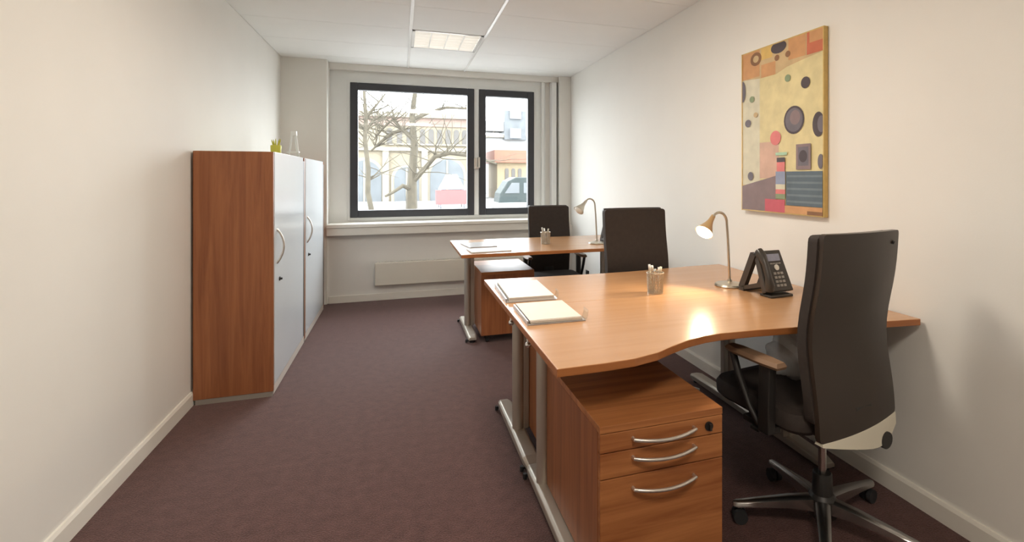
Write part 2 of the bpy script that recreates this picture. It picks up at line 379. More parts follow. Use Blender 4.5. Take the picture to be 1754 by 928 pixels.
e_ = thing('table_easel', 'small white A-shaped easel standing on top of the cabinet', 'easel', (-.86, 4.90, 1.455), R(-15))
B().tube([(-.042, 0, .006), (-.012, 0, .235)], .0075, 8).build('leg', 'white', e_)
B().tube([(.042, 0, .006), (.012, 0, .235)], .0075, 8).build('leg', 'white', e_)
B().tube([(0, .075, .006), (0, .01, .235)], .0065, 8).build('rear_leg', 'white', e_)
B().box(-.022, -.008, .20, .022, .016, .24).build('head', 'white', e_, bevel=.004)
B().box(-.05, -.022, .055, .05, .002, .067).build('ledge', 'white', e_, bevel=.002)

# ------------------------------------------------------------------ desks
ZD = .7475
def foot_frame(t, x, y0, y1, yc, side):
    """beam on the floor with a column; side=+1: cable channel towards +x"""
    f = B(); z0, z1, w = .022, .058, .037
    f.loft([[(x - w * s, y, z0), (x + w * s, y, z0), (x + w * s, y, zt - .01), (x + w * .7 * s, y, zt), (x - w * .7 * s, y, zt), (x - w * s, y, zt - .01)]
            for y, s, zt in ((y0, .8, z1 - .012), (y0 + .05, 1, z1), (yc, 1, z1 + .006), (y1 - .05, 1, z1), (y1, .8, z1 - .012))], sm=False)
    f.build('foot', 'silver', t, bevel=.003)
    for y in (y0 + .03, y1 - .03):
        g = B(); g.cyl((x, y, 0), (x, y, .012), .020, seg=14); g.cyl((x, y, .012), (x, y, .03), .006, seg=8); g.cyl((x - .045 * side, y, .004), (x - .045 * side, y, .026), .009, seg=10); g.box(min(x, x - .045 * side), y - .004, .012, max(x, x - .045 * side), y + .004, .02)
        g.build('glide', 'rubber', t)
    c = B().tube([(x, yc, .05), (x, yc, .655)], .029, 20, sy=1.0).build('column', 'silver', t)
    B().tube([(x, yc, .652), (x, yc, .664)], .0305, 20).build('collar', 'rubber', c)
    B().tube([(x, yc, .660), (x, yc, ZD - .026)], .0275, 20).build('inner_tube', 'silver', c)
    B().box(min(x + .024 * side, x + .052 * side), yc - .018, .058, max(x + .024 * side, x + .052 * side), yc + .018, .70).build('cable_channel', 'silver', t, bevel=.003)
    B().box(x - .035, yc - .20, ZD - .052, x + .035, yc + .20, ZD - .026).build('top_bracket', 'silver', t, bevel=.004)
def knob(t, x, y):
    k = B(); k.cyl((x, y, ZD - .062), (x, y, ZD - .026), .006, seg=10); k.ball((x, y, ZD - .058), .012, sub=2); k.build('edge_clip', 'chrome', t)
def desk(name, label, ox, oy, poly, fy0, fy1, yc, xr, cat='desk', group=None, fr0=None):
    t = thing(name, label, cat, (ox, oy, 0), 0, group)
    B().prism(poly, ZD - .026, ZD, 0, 1).build('tabletop', ['desk', 'edge'], t, bevel=.003)
    foot_frame(t, .125, fy0, fy1, yc, 1); foot_frame(t, xr, fy0 if fr0 is None else fr0, fy1, yc, -1)
    B().box(.16, yc - .02, ZD - .085, xr - .03, yc + .02, ZD - .045).build('cross_rail', 'silver', t, bevel=.003)
    return t
DX, JY = .428, 2.162
near_poly = [(0, 0), (0, -.742), (.15, -.742), (.25, -.735), (.345, -.708), (.42, -.668), (.5, -.632), (.58, -.610), (.65, -.602), (.8, -.608), (1.0, -.628), (1.25, -.660), (1.502, -.690), (1.502, 0)]
d1 = desk('wave_desk', 'wave-edged wooden desk with drawers, paper pad and phone on it', DX, JY, near_poly, -.62, .032, -.135, 1.36, fr0=-.38)
knob(d1, .014, -.03); knob(d1, .014, -.33)
far_poly = [(0, 0), (1.502, 0), (1.502, .655), (1.3, .648), (1.15, .632), (1.0, .612), (.85, .600), (.67, .596), (.4, .606), (0, .625)]
d2 = desk('wave_desk', 'wooden desk joined back to back behind the desk with the phone', DX, JY, far_poly, .032, .72, .34, 1.36)
d3 = desk('straight_desk', 'separate wooden desk standing near the window', .412, 3.73, [(0, 0), (1.515, 0), (1.515, .885), (0, .885)], .34, 1.0, .655, 1.38)

def pedestal(loc, rz, label, drawers=True):
    t = thing('drawer_pedestal', label, 'drawer unit', loc, rz)                 # local front faces -y, origin at centre of base front edge
    w, d, h = .2125, .58, .56
    B().box(-w, .020, .066, -w + .018, d, h - .022).build('side_panel', 'cherry_v', t)
    B().box(w - .018, .020, .066, w, d, h - .022).build('side_panel', 'cherry_v', t)
    B().box(-w + .018, d - .016, .066, w - .018, d, h - .022).build('back_panel', 'cherry_v', t)
    B().box(-w + .018, .020, .066, w - .018, d - .016, .083).build('bottom_panel', 'cherry_y', t)
    B().box(-w, 0, h - .022, w, d, h).build('top_panel', 'cherry_x', t, bevel=.0015)
    for z0, z1, hz in ((.480, .536, .512), (.402, .477, .455), (.070, .399, .362)):
        dr = B().box(-w + .001, 0, z0, w - .001, .019, z1).build('drawer', 'cherry_x', t, bevel=.0015)
        B().tube([(-.105, .004, hz)] + arc((-.105, -.014, hz), (.105, -.014, hz), (0, -.022, -.004), 13) + [(.105, .004, hz)], .0058, 10).build('handle', 'handle', dr)
    lk = B(); lk.cyl((.160, .004, .508), (.160, -.006, .508), .014); lk.box(.1565, -.016, .498, .1635, -.006, .518); lk.build('lock', 'black', t)
    for sx in (-1, 1):
        for y in (.06, d - .06):
            c = B(); c.cyl((sx * .157 - .012, y, .021), (sx * .157 + .012, y, .021), .021, seg=16); c.box(sx * .157 - .018, y - .018, .03, sx * .157 + .018, y + .018, .068); c.build('castor', 'rubber', t)
    return t
pedestal((.772, 1.417, 0), 0, 'wooden three-drawer pedestal under the desk with the phone')
pedestal((.819, 2.80, 0), R(180), 'wooden drawer pedestal under the middle desk, behind the silver columns')
pedestal((.808, 4.60, 0), R(180), 'wooden drawer pedestal showing its back under the desk near the window')

# ------------------------------------------------------------------ office chairs
def make_chair(label, loc, rz, drop=0.0):
    t = thing('office_chair', label, 'chair', loc, rz, 'dark high-backed swivel chairs')
    # five-star base
    for k in range(5):
        a = R(84 + 72 * k) - R(7.3); c, s = math.cos(a), math.sin(a); pr = Vector((-s, c, 0))
        def P(r, w, z): return Vector((c * r, s * r, z)) + pr * w
        b = B(); rings = []
        for r, w, zt, zb in ((.03, .028, .118, .070), (.12, .025, .110, .076), (.24, .020, .092, .070), (.31, .017, .080, .062), (.325, .012, .076, .064)):
            rings.append([P(r, -w, zb), P(r, w, zb), P(r, w * .9, zt - .006), P(r, w * .5, zt), P(r, -w * .5, zt), P(r, -w * .9, zt - .006)])
        b.loft(rings); leg = b.build('leg', 'darkchrome', t)
        cs = B(); q = P(.300, 0, .027)
        cs.cyl(q + pr * -.022, q + pr * -.005, .026, seg=16); cs.cyl(q + pr * .005, q + pr * .022, .026, seg=16); cs.cyl(q + pr * -.01 + Vector((0, 0, .002)), q + pr * .01 + Vector((0, 0, .002)), .012, seg=10)
        cs.cyl(P(.300, 0, .03), P(.300, 0, .072), .008, seg=10)
        cs.build('castor', 'rubber', leg)
    B().lathe([(.044, .045), (.048, .05), (.048, .115), (.036, .128), (.034, .20), (.030, .205)]).build('hub', 'black', t)
    z = -drop
    B().cyl((0, 0, .19), (0, 0, .40 + z), .014, seg=16).build('gas_lift', 'chrome', t)
    mc = B(); mc.box(-.09, -.10, .375 + z, .09, .16, .415 + z); mc.tube([(-.09, .06, .392 + z), (-.25, .07, .392 + z)], .006, 8); mc.box(-.27, .05, .386 + z, -.23, .09, .398 + z); mc.box(-.03, -.16, .385 + z, .03, -.08, .41 + z)
    mc.box(-.26, .055, .398 + z, .26, .135, .418 + z)
    mc.build('mechanism', 'black', t, bevel=.004)
    # seat: rounded slab
    def rr(w, y0, y1, r, zz):
        pts = []
        for cx, cy, a0 in ((w - r, y1 - r, 0), (-w + r, y1 - r, 90), (-w + r, y0 + r, 180), (w - r, y0 + r, 270)):
            for i in range(6): a = R(a0 + i * 18); pts.append((cx + r * math.cos(a), cy + r * math.sin(a), zz))
        return pts
    st = B(); st.loft([rr(.215, -.085, .335, .07, .412 + z), rr(.235, -.10, .355, .08, .43 + z), rr(.235, -.10, .36, .08, .465 + z), rr(.225, -.09, .35, .075, .482 + z), rr(.19, -.06, .315, .06, .488 + z)]); st.build('seat', 'fabric', t)
    # backrest: S-profile; rear shell + cushion
    def yb(zz):
        return -.150 + .034 * math.exp(-((zz - .74) / .17) ** 2) - .012 * max(0, (zz - .85)) / .26
    def sheet(dy0, dy1, w, z0, z1, nz=22, nx=12, rcorner=.0):
        rings = []
        for i in range(nz + 1):
            zz = z0 + (z1 - z0) * (.5 - .5 * math.cos(math.pi * i / nz)); ww = w
            dt = min(zz - z0, z1 - zz)
            if rcorner and dt < rcorner: ww = w - rcorner + math.sqrt(max(0, rcorner ** 2 - (rcorner - dt) ** 2))
            cur = lambda x: .022 * (1 - (x / w) ** 2)
            front = [(x, yb(zz) + dy1 - cur(x) * .6, zz + z) for x in [ww * (2 * k / nx - 1) for k in range(nx + 1)]]
            rear = [(x, yb(zz) + dy0 - cur(x), zz + z) for x in [ww * (1 - 2 * k / nx) for k in range(nx + 1)]]
            rings.append(front + rear)
        return B().loft(rings)
    shb = sheet(0, .020, .197, .450, 1.112, rcorner=.012)
    for v in shb.bm.verts:                                   # hem of the shell dips towards one side
        v.co.z -= .034 * (.197 - v.co.x) / .394 * max(0, 1 - (v.co.z + drop - .45) / .25)
    shb.build('back_shell', 'shell', t)
    sheet(.020, .056, .203, .47, 1.106, nz=24, rcorner=.018).build('back_cushion', 'fabric', t)
    bv = B(); bv.ball((.150, -.170 - .000, 1.07 + z), .007, sub=1); bv.build('shell_button', 'black', t)
    # cream lower cover, deeper on one side, with a dark round adjuster
    lc = []
    for i in range(13):
        x = -.19 + .385 * i / 12; k = i / 12
        zt = .452 - .034 * (1 - k); zb_ = .408 - .048 * min(1, k * 1.6) + .050 * max(0, (k - .78) / .22) ** 1.5
        cur = .022 * (1 - (x / .197) ** 2); y0 = yb(.45) - cur
        lc.append([(x, y0 - .004, zb_ + z), (x, y0 + .03, zb_ + z), (x, y0 + .024, zt + z), (x, y0 - .002, zt + z)])
    B().loft(lc, sm=True).build('lower_back_cover', 'cream', t)
    kb = B(); kb.lathe([(.001, -.03), (.026, -.03), (.030, -.024), (.030, .02), (.001, .02)], (.118, -.150, .372 + z), 18, axis=(0, -1, 0)); kb.build('adjuster_knob', 'black', t)
    B().box(-.045, -.165, .405 + z, .045, -.09, .52 + z).build('back_bracket', 'black', t, bevel=.006)
    # loop armrests
    for sx in (-1, 1):
        x = .262 * sx
        ar = B(); ar.loft([[(x + ox_, yy, zz) for ox_, yy, zz in ((-.018, y - .025, z0), (.018, y - .025, z0), (.018, y + .025, z0), (-.018, y + .025, z0))] for y, z0 in ((.02, .40 + z), (.02, .44 + z), (.015, .62 + z), (.015, .643 + z))], sm=False)
        ar.tube([(x, .05, .41 + z), (x, .10, .46 + z), (x, .155, .56 + z), (x, .19, .645 + z)], [.012, .013, .014, .014], 8)
        ar.box(min(x, x - .05 * sx), .0, .395 + z, max(x, x - .05 * sx), .06, .42 + z)
        arm = ar.build('armrest', 'black', t, bevel=.004)
        pd_ = B(); pd_.loft([rr(.0, 0, 0, 0, 0)] if False else [[(x + px * .9, py, .640 + z) for px, py in ((-.022, -.045), (.022, -.045), (.03, .02), (.03, .16), (.018, .205), (-.018, .205), (-.03, .16), (-.03, .02))],
                                                             [(x + px, py, .650 + z) for px, py in ((-.024, -.05), (.024, -.05), (.033, .02), (.033, .165), (.02, .21), (-.02, .21), (-.033, .165), (-.033, .02))],
                                                             [(x + px * .8, py * .96, .663 + z) for px, py in ((-.022, -.045), (.022, -.045), (.03, .02), (.03, .16), (.018, .205), (-.018, .205), (-.03, .16), (-.03, .02))]])
        pd_.build('arm_pad', 'armpad', arm)
    return t
make_chair('dark swivel chair with cream lower back cover, at the desk with the phone', (1.490, 1.519, 0), R(7.3))
make_chair('dark swivel chair with square back behind the middle desk', (1.365, 2.757, 0), R(180))
make_chair('dark swivel chair behind the desk near the window', (1.372, 4.72, 0), R(180), .085)

# crumpled clear plastic bag lying on the seat of the near chair
bb = B(); bb.ball((0, 0, .085), .1, sub=4, sc=(1.15, .95, .85))
for v in bb.bm.verts:
    d_ = v.co - Vector((0, 0, .085)); k = 1 + .16 * math.sin(23 * d_.x + 9 * d_.z) + .14 * math.sin(31 * d_.y - 17 * d_.z + 1.3) + .08 * math.sin(60 * d_.x * 1.3 + 47 * d_.z)
    v.co = Vector((0, 0, .085)) + d_ * k
    if v.co.z < .002: v.co.z = .002
bg_ = tag(bb.build('plastic_bag', 'bag'), 'crumpled clear plastic bag lying on the seat under the desk edge', 'bag'); bg_.location = (1.514, 1.706, .484)

# ------------------------------------------------------------------ things on the desks
def pad(loc, rz, w, d, h, m, label, curl=True):
    t = thing('paper_tray', label, 'paper tray', loc, rz)
    B().box(-w / 2 - .012, -d / 2 - .006, 0, w / 2 + .012, d / 2 + .006, .004).build('tray_base', 'smoke', t, bevel=.001)
    B().box(-w / 2 - .012, -d / 2, .004, -w / 2 - .006, d / 2, h + .006).build('spine', 'smoke', t)
    if curl: B().loft([[(w / 2 + x, -d / 2, z), (w / 2 + x, -d / 2 + .05, z), (w / 2 + x + .003, -d / 2 + .05, z), (w / 2 + x + .003, -d / 2, z)] for x, z in ((.008, .003), (.016, .006), (.021, .02), (.022, .04))]).build('lip', 'acryl', t)
    return t
def sheets(loc, rz, w, d, h, m, label, group=None):
    random.seed(int(loc[0] * 1000)); b = B()
    for i in range(5):
        ox, oy = random.uniform(-.003, .003), random.uniform(-.003, .003)
        b.box(-w / 2 + ox, -d / 2 + oy, h * i / 5, w / 2 + ox, d / 2 + oy, h * (i + 1) / 5)
    o = tag(b.build('paper_stack', m), label, 'papers', group); o.location = loc; o.rotation_euler.z = rz; return o
pad((.565, 2.005, ZD), R(-1), .205, .27, .010, 'smoke', 'thin grey tray under the neat paper stack on the desk with the phone')
sheets((.565, 2.005, ZD + .004), R(-1), .205, .27, .014, 'paperw', 'neat white paper stack on the desk with the phone')
pad((.560, 2.415, ZD), R(-2), .205, .36, .012, 'smoke', 'grey tray under the loose papers on the middle desk')
sheets((.560, 2.415, ZD + .004), R(-2), .205, .36, .018, 'paper', 'loose white paper stack on the middle desk')
sheets((.635, 3.895, ZD), R(4), .30, .21, .008, 'paper', 'few white sheets lying on the desk near the window')
lt_ = tag(B().box(-.11, -.15, 0, .11, .15, .010).build('document_folder', 'smoke', bevel=.002), 'flat grey folder on the desk near the window', 'folder'); lt_.location = (.60, 4.20, ZD); lt_.rotation_euler.z = R(8)

def pen_cup(loc, where):
    t = thing('pen_cup', 'silver mesh pen cup on the ' + where, 'pen cup', loc)
    c = B(); r, h = .040, .098
    for i in range(36):
        a = 2 * math.pi * i / 36
        for s in (-1, 1): c.tube([((r * .9 + .1 * r * k) * math.cos(a + s * k * .6), (r * .9 + .1 * r * k) * math.sin(a + s * k * .6), .004 + (h - .006) * k) for k in (0, .25, .5, .75, 1)], .0010, 4)
    w = c.build('mesh_wall', 'mesh_cup', t); w['kind'] = 'stuff'
    B().lathe([(.001, 0), (.037, 0), (.0375, .006), (.001, .004)]).build('base', 'mesh_cup', t)
    g = B(); g.tube([(r * math.cos(a), r * math.sin(a), h) for a in [2 * math.pi * k / 24 for k in range(25)]], .0028, 8); g.build('rim', 'mesh_cup', t)
    cols = ['paper', 'chrome', 'cream', 'paperw', 'handle']
    for i in range(5):
        a = i * 1.257 + .4; b0 = Vector((.017 * math.cos(a - .5), .017 * math.sin(a - .5), .007)); b1 = Vector((.0285 * math.cos(a), .0285 * math.sin(a), .118 + .008 * (i % 3)))
        p = thing('pen', 'slim pale pen standing in the silver cup on the ' + where, 'pen', loc, 0, 'pens in the cup on the ' + where)
        B().tube([b0, b0.lerp(b1, .06), b0.lerp(b1, .8), b1], [.0015, .0048, .0052, .0052], 8).build('barrel', cols[i], p)
        B().tube([b0.lerp(b1, .80), b1 + (b1 - b0) * .02], .0060, 8).build('cap', cols[(i + 3) % 5], p)
pen_cup((1.155, 2.205, ZD), 'two joined desks')
pen_cup((1.145, 4.13, ZD), 'desk near the window')

def gooseneck(loc, rz, on, label):
    t = thing('gooseneck_lamp', label, 'desk lamp', loc, rz)            # neck bends towards local -x
    B().lathe([(.001, 0), (.072, 0), (.075, .004), (.070, .012), (.030, .018), (.012, .024), (.010, .035)], seg=32).build('base', 'lampmetal', t)
    pts = [(0, 0, .02), (-.004, 0, .12), (-.010, 0, .24), (-.016, 0, .31)]
    for i in range(1, 10):
        a = R(i * 15); pts.append((-.016 - .048 * (1 - math.cos(a)), -.004 * i / 9, .318 + .058 * math.sin(a)))
    pts += [(-.118, -.008, .335)]
    B().tube(pts, .0065, 12).build('neck', 'lampmetal', t)
    e = Vector(pts[-1]); ax = Vector((-.62, -.28, -.62)).normalized()
    sh = B(); sh.lathe([(.011, -.035), (.014, 0), (.021, .025), (.037, .062), (.046, .080), (.0435, .0795), (.034, .06), (.018, .02)], e, 28, axis=ax); sh.build('shade', 'shade' if on else 'lampmetal', t)
    bl = B(); c = e + ax * .072; bl.lathe([(.012, -.03), (.032, -.008), (.041, .002), (.036, .014), (.020, .023), (.001, .026)], c, 24, axis=ax); bl.build('bulb', 'bulb' if on else 'bulboff', t)
    if on:
        ld = bpy.data.lights.new('bulb_light', 'SPOT'); ld.energy = 9; ld.color = (1.0, .80, .52); ld.spot_size = R(125); ld.spot_blend = .6; ld.shadow_soft_size = .03
        lo = bpy.data.objects.new('bulb_light', ld); col.objects.link(lo); lo.parent = t; lo.location = c + ax * .03
        lo.rotation_euler = ax.to_track_quat('-Z', 'Y').to_euler()
    return t
gooseneck((1.595, 2.235, ZD), 0, True, 'lit gooseneck lamp standing behind the black phone')
gooseneck((1.560, 4.02, ZD), 0, False, 'unlit gooseneck lamp on the desk near the window')

def phone(loc, rz, label):
    t = thing('desk_phone', label, 'phone', loc, rz)          # local: faces -y, base centre at origin
    tilt = Matrix.Rotation(R(-22), 3, 'X')                    # slab leans back
    c = Vector((0, 0, .108))
    def T(x, y, z): return c + tilt @ Vector((x, y, z))
    bd = B(); hw, hh = .078, .098
    rg = []
    for y, s in ((-.014, .97), (-.010, 1.0), (.012, 1.0), (.018, .96)):
        rg.append([T(x * s, y, zz * s) for x, zz in ((-hw, -hh), (hw + .012, -hh), (hw - .004, hh), (-hw + .012, hh))])
    bd.loft(rg, sm=False); body = bd.build('body', 'phone', t, bevel=.004)
    B().obox(T(.018, -.0155, .062), (.074, .004, .034), tilt).build('display', 'lcd', body)
    for k in range(4): B().obox(T(-.006 + .017 * k, -.016, .033), (.013, .004, .005), tilt).build('soft_key', 'key', body)
    B().lathe([(.001, -.004), (.013, -.004), (.014, .001), (.001, .003)], T(.022, -.0165, .014), 16, axis=tilt @ Vector((0, -1, 0))).build('navigation_key', 'keyw', body)
    for r_ in range(4):
        for q in range(3): B().obox(T(.0 + .021 * q, -.016, -.014 - .019 * r_), (.015, .005, .011), tilt).build('key', 'key', body)
    # handset lying in the cradle on the left, raised on its own slope
    hs = B(); pts = [T(-.060, -.018, .098), T(-.061, -.030, .075), T(-.062, -.038, .03), T(-.062, -.038, -.03), T(-.061, -.030, -.07), T(-.060, -.018, -.092)]
    hs.tube(pts, [.019, .022, .0155, .0155, .022, .019], 12); hs.build('handset', 'phone', t)
    st = B()
    for x in (-.062, .052):
        for (p0, p1, w) in ((T(0, .012, .090), Vector((0, .128, .012)), .017), (T(0, .012, -.055), Vector((0, .125, .010)), .010)):
            q0, q1 = Vector((x, p0.y, p0.z)), Vector((x, p1.y, p1.z)); dd = (q1 - q0).normalized(); nn = dd.cross(Vector((1, 0, 0)))
            st.loft([[q + nn * w - Vector((.012, 0, 0)), q + nn * w + Vector((.012, 0, 0)), q - nn * w + Vector((.012, 0, 0)), q - nn * w - Vector((.012, 0, 0))] for q in (q0, q1)], sm=False)
    for v in st.bm.verts: v.co.z = max(v.co.z, .001)
    st.box(-.076, .105, 0, .066, .14, .016)
    st.build('stand', 'phone', t)
    B().box(-.072, -.075, 0, .06, .0, .012).build('foot_plate', 'phone', t, bevel=.004)
    return t
phone((1.668, 2.01, ZD), R(4), 'black desk phone with display on the desk beside the lit lamp')
phone((1.735, 4.04, ZD), R(4), 'black desk phone on the desk near the window')

# ------------------------------------------------------------------ picture on the right wall
pic = thing('abstract_picture', 'tall abstract picture of cream and orange patches with dark circles in a gilt frame', 'picture', (XR, 2.56, 1.115))
PW, PH = .61, .905
fr = B(); fr.box(-.028, -PW - .006, -.006, -.002, -PW, PH + .006); fr.box(-.030, 0, -.006, -.002, .006, PH + .006); fr.box(-.028, -PW, -.006, -.002, 0, 0); fr.box(-.028, -PW, PH, -.002, 0, PH + .006)
fr.build('frame', 'gold', pic)
def pm(name, c): return mat('print_' + name, c, .6, var=.10, nscale=14)
PC = dict(cream=pm('cream', (.70, .60, .32)), pale=pm('pale', (.64, .60, .45)), orange=pm('orange', (.60, .31, .13)), red=pm('red', (.56, .15, .07)), yellow=pm('yellow', (.70, .47, .14)), tan=pm('tan', (.58, .42, .22)),
          blue=pm('blue', (.10, .135, .165)), mauve=pm('mauve', (.24, .17, .17)), pink=pm('pink', (.55, .10, .13)), rose=pm('rose', (.70, .20, .19)), dark=pm('dark', (.07, .05, .055)), slate=pm('slate', (.15, .13, .15)),
          green=pm('green', (.24, .30, .17)), mint=pm('mint', (.40, .60, .42)), brown=pm('brown', (.25, .12, .05)), stripe=pm('stripe', (.16, .205, .225)), sky=pm('sky', (.28, .32, .45)), blush=pm('blush', (.62, .40, .30)))
B().box(-.026, -PW, 0, -.004, 0, PH).build('canvas', PC['cream'], pic)
_lay = [0]
def patch(pts, c):
    """flat painted patch, (s, t) from the far lower corner, drawn as its own thin coat of paint"""
    _lay[0] += 1; x = -.0262 - .00012 * _lay[0]; b = B()
    vv = [b.bm.verts.new((x, -PW * min(max(s, 0), 1), PH * min(max(t, 0), 1))) for s, t in pts]; b.bm.faces.new(vv)
    paint.append((b, c))
def rect(s0, t0, s1, t1, c): patch([(s0, t0), (s1, t0), (s1, t1), (s0, t1)], c)
def disc(s, t, rs, rt, c): patch([(s + rs * math.cos(2 * math.pi * k / 24), t + rt * math.sin(2 * math.pi * k / 24)) for k in range(24)], c)
paint = []
rect(0, .16, .25, .84, 'pale'); rect(.25, .2, .5, .42, 'blush'); rect(.25, .42, .36, .80, 'cream')
patch([(0, .835), (.26, .82), (.47, .82), (.60, .845), (.80, .862), (1, .875), (1, 1), (0, 1)], 'tan'); rect(0, .835, .25, 1, 'orange'); rect(.27, .82, .46, .90, 'orange'); rect(.27, .93, .42, 1, 'yellow'); rect(.62, .88, .82, 1, 'orange'); rect(.83, .878, 1, 1, 'red'); rect(.86, .94, 1, 1, 'orange')
disc(.198, .948, .078, .042, 'brown'); disc(.198, .948, .040, .022, 'tan'); disc(.50, .975, .097, .036, 'dark'); disc(.48, .915, .03, .018, 'brown'); disc(.615, .918, .03, .018, 'brown')
disc(.686, .532, .118, .080, 'dark'); disc(.686, .532, .100, .068, 'slate'); disc(.70, .545, .06, .042, 'mauve'); disc(.955, .49, .062, .067, 'dark'); disc(.985, .49, .04, .045, 'slate')
disc(.463, .44, .068, .043, 'rose'); disc(.818, .729, .050, .032, 'dark'); disc(.614, .778, .034, .021, 'green'); disc(.005, .76, .045, .068, 'slate'); disc(.143, .70, .034, .020, 'green'); disc(.087, .551, .044, .024, 'slate'); disc(.198, .598, .03, .016, 'tan'); disc(.124, .213, .04, .027, 'slate'); disc(.98, .29, .03, .04, 'slate')
patch([(0, .15), (.47, .215), (.47, .05), (0, .03)], 'mauve'); rect(0, 0, .36, .06, 'mauve'); rect(.597, .045, 1, .239, 'blue')
for k in range(5): rect(.61, .062 + .036 * k, 1, .074 + .036 * k, 'stripe')
rect(.584, 0, 1, .043, 'orange'); rect(.84, 0, 1, .02, 'brown'); rect(.33, 0, .584, .075, 'pink')
rect(.717, .249, .879, .391, 'mauve'); rect(.74, .27, .855, .375, 'slate'); disc(.796, .323, .046, .034, 'dark')
rect(.47, .335, .61, .352, 'mint'); rect(.486, .295, .585, .322, 'dark'); rect(.486, .24, .585, .295, 'rose'); rect(.472, .165, .59, .24, 'sky'); rect(.472, .135, .59, .165, 'pale'); rect(.472, .108, .59, .135, 'rose'); rect(.472, .080, .59, .108, 'green')
pb = bmesh.new(); cols_ = sorted({c for _, c in paint})
for b, c in paint:
    vmap = {v: pb.verts.new(v.co) for v in b.bm.verts}
    for f in b.bm.faces: pb.faces.new([vmap[v] for v in f.verts]).material_index = cols_.index(c)
    b.bm.free()
pme = bpy.data.meshes.new('print'); pb.to_mesh(pme); pb.free()
for c in cols_: pme.materials.append(PC[c])
pr_ = bpy.data.objects.new('painted_print', pme); col.objects.link(pr_); pr_.parent = pic

# socket low on the right wall beyond the middle desk
sk = thing('wall_socket', 'small dark power socket low on the wall near the window', 'socket', (XR, 5.28, .225))
B().box(-.012, -.04, 0, 0, .04, .06).build('plate', 'black', sk, bevel=.003)
B().cyl((-.020, 0, .03), (-.010, 0, .03), .018).build('plug', 'rubber', sk)

# ------------------------------------------------------------------ street outside
GZ = -1.1                                                   # street level, about a metre below the office floor
FZ = -2.2                                                   # footings of the houses reach below the street
gd = tag(B().box(-60, 6.6, GZ - .3, 90, 140, GZ).build('ground', 'asphalt'), 'pale grey street surface outside the window', 'street', kind='structure')
A = thing('stone_building', 'cream stone building with a row of arched windows across the street', 'building', (0, 55, FZ))
def arch(x, z0, w, h, y=-.12, n=8):
    r = w / 2; pts = [(x - r, z0), (x + r, z0)] + [(x + r * math.cos(R(180 * k / n)), z0 + h - r + r * math.sin(R(180 * k / n))) for k in range(n + 1)]
    return pts
def xz_prism(pts, y0, y1):
    b = B().prism(pts, y0, y1)
    for v in b.bm.verts: v.co = (v.co.x, v.co.z, v.co.y)
    return b
B().box(-12, 0, 0, 8.0, 10, 10.1).build('wall', 'stone', A)
B().box(-12.2, -.5, 9.6, 8.2, 0, 10.1).build('cornice', 'stone2', A); B().box(-12.1, -.3, 6.2, 8.1, 0, 6.55).build('string_course', 'stone2', A); B().box(-12.1, -.15, 8.75, 8.1, 0, 9.6).build('frieze', 'pinkstone', A)
xw = [-1.05 + .95 * k for k in range(3)] + [2.15 + .85 * k for k in range(6)] + [-9 + .95 * k for k in range(5)]
for x in xw:
    w = xz_prism(arch(x, 6.95, .52, 1.55), -.08, .05).build('window', 'fwin', A)
    xz_prism([(x - .42, 6.8), (x + .42, 6.8), (x + .42, 6.95), (x - .42, 6.95)], -.25, 0).build('window_sill', 'stone2', w)
for x, w_, h_ in ((-3.4, 3.2, 5.2), (.6, 2.4, 4.6), (4.6, 3.4, 5.4)):
    xz_prism(arch(x, 0, w_ + .6, h_ + .3, n=12), -.10, .05).build('arch_surround', 'stone2', A)
    o = xz_prism(arch(x, 0, w_, h_, n=12), -.16, .05).build('arch_opening', 'farglass', A)
    xz_prism([(x - .08, 0), (x + .08, 0), (x + .08, h_ - .1), (x - .08, h_ - .1)], -.24, -.1).build('mullion', 'stone2', o)
for x in (-1.4, 2.35, 7.2): B().box(x - .3, -.35, 0, x + .3, 0, 6.2).build('pilaster', 'stone2', A)
Wb = thing('white_building', 'tall pale building with a grey glazed corner behind the red-roofed house', 'building', (0, 74, FZ))
B().box(9.5, 0, 0, 26, 10, 9.6).build('wall', 'fwhite', Wb); B().box(14.2, -.6, 9.0, 17.4, 4, 13.2).build('corner_tower', 'farglass', Wb); B().box(15.0, -.9, 12.0, 16.6, -.5, 13.4).build('glazing', 'fgrey', Wb); B().box(15.0, -.9, 9.2, 16.6, -.5, 10.6).build('glazing', 'fgrey', Wb)
B().box(10.6, -.3, 10.2, 14.2, 3, 11.6).build('roof_storey', 'fwhite', Wb); B().box(9.3, -.4, 9.3, 26, 0, 9.6).build('parapet', 'stone2', Wb)
Yb = thing('yellow_house', 'small yellow house with red tiled roof edge across the street', 'building', (0, 58, FZ))
B().box(10.4, 0, 0, 14.2, 6, 5.2).build('wall', 'fyellow', Yb); B().box(10.0, -.6, 5.2, 14.4, 6, 6.6).build('roof', 'fred', Yb)
for k in range(3): xz_prism(arch(11.5 + .75 * k, 3.2, .42, 1.35), -.08, .05).build('window', 'fwin', Yb)
cr = thing('parked_van', 'dark green van with pale lower panels parked before the yellow house', 'van', (5.3, 30, GZ))
xz_prism([(0, .95), (3.3, .95), (3.3, 2.1), (3.0, 2.42), (1.0, 2.42), (.55, 2.2), (.1, 1.5)], -.9, .9).build('body', 'carpaint', cr, bevel=.06)
xz_prism([(0, .35), (3.3, .35), (3.3, .97), (0, .97)], -.92, .92).build('lower_panel', 'canvasw', cr, bevel=.04)
xz_prism([(.35, 1.5), (1.2, 1.5), (1.2, 2.1), (.75, 2.1)], -.93, -.88).build('side_glass', 'farglass', cr)
xz_prism([(1.45, 1.5), (3.0, 1.5), (3.0, 2.1), (1.45, 2.1)], -.93, -.88).build('side_glass', 'farglass', cr)
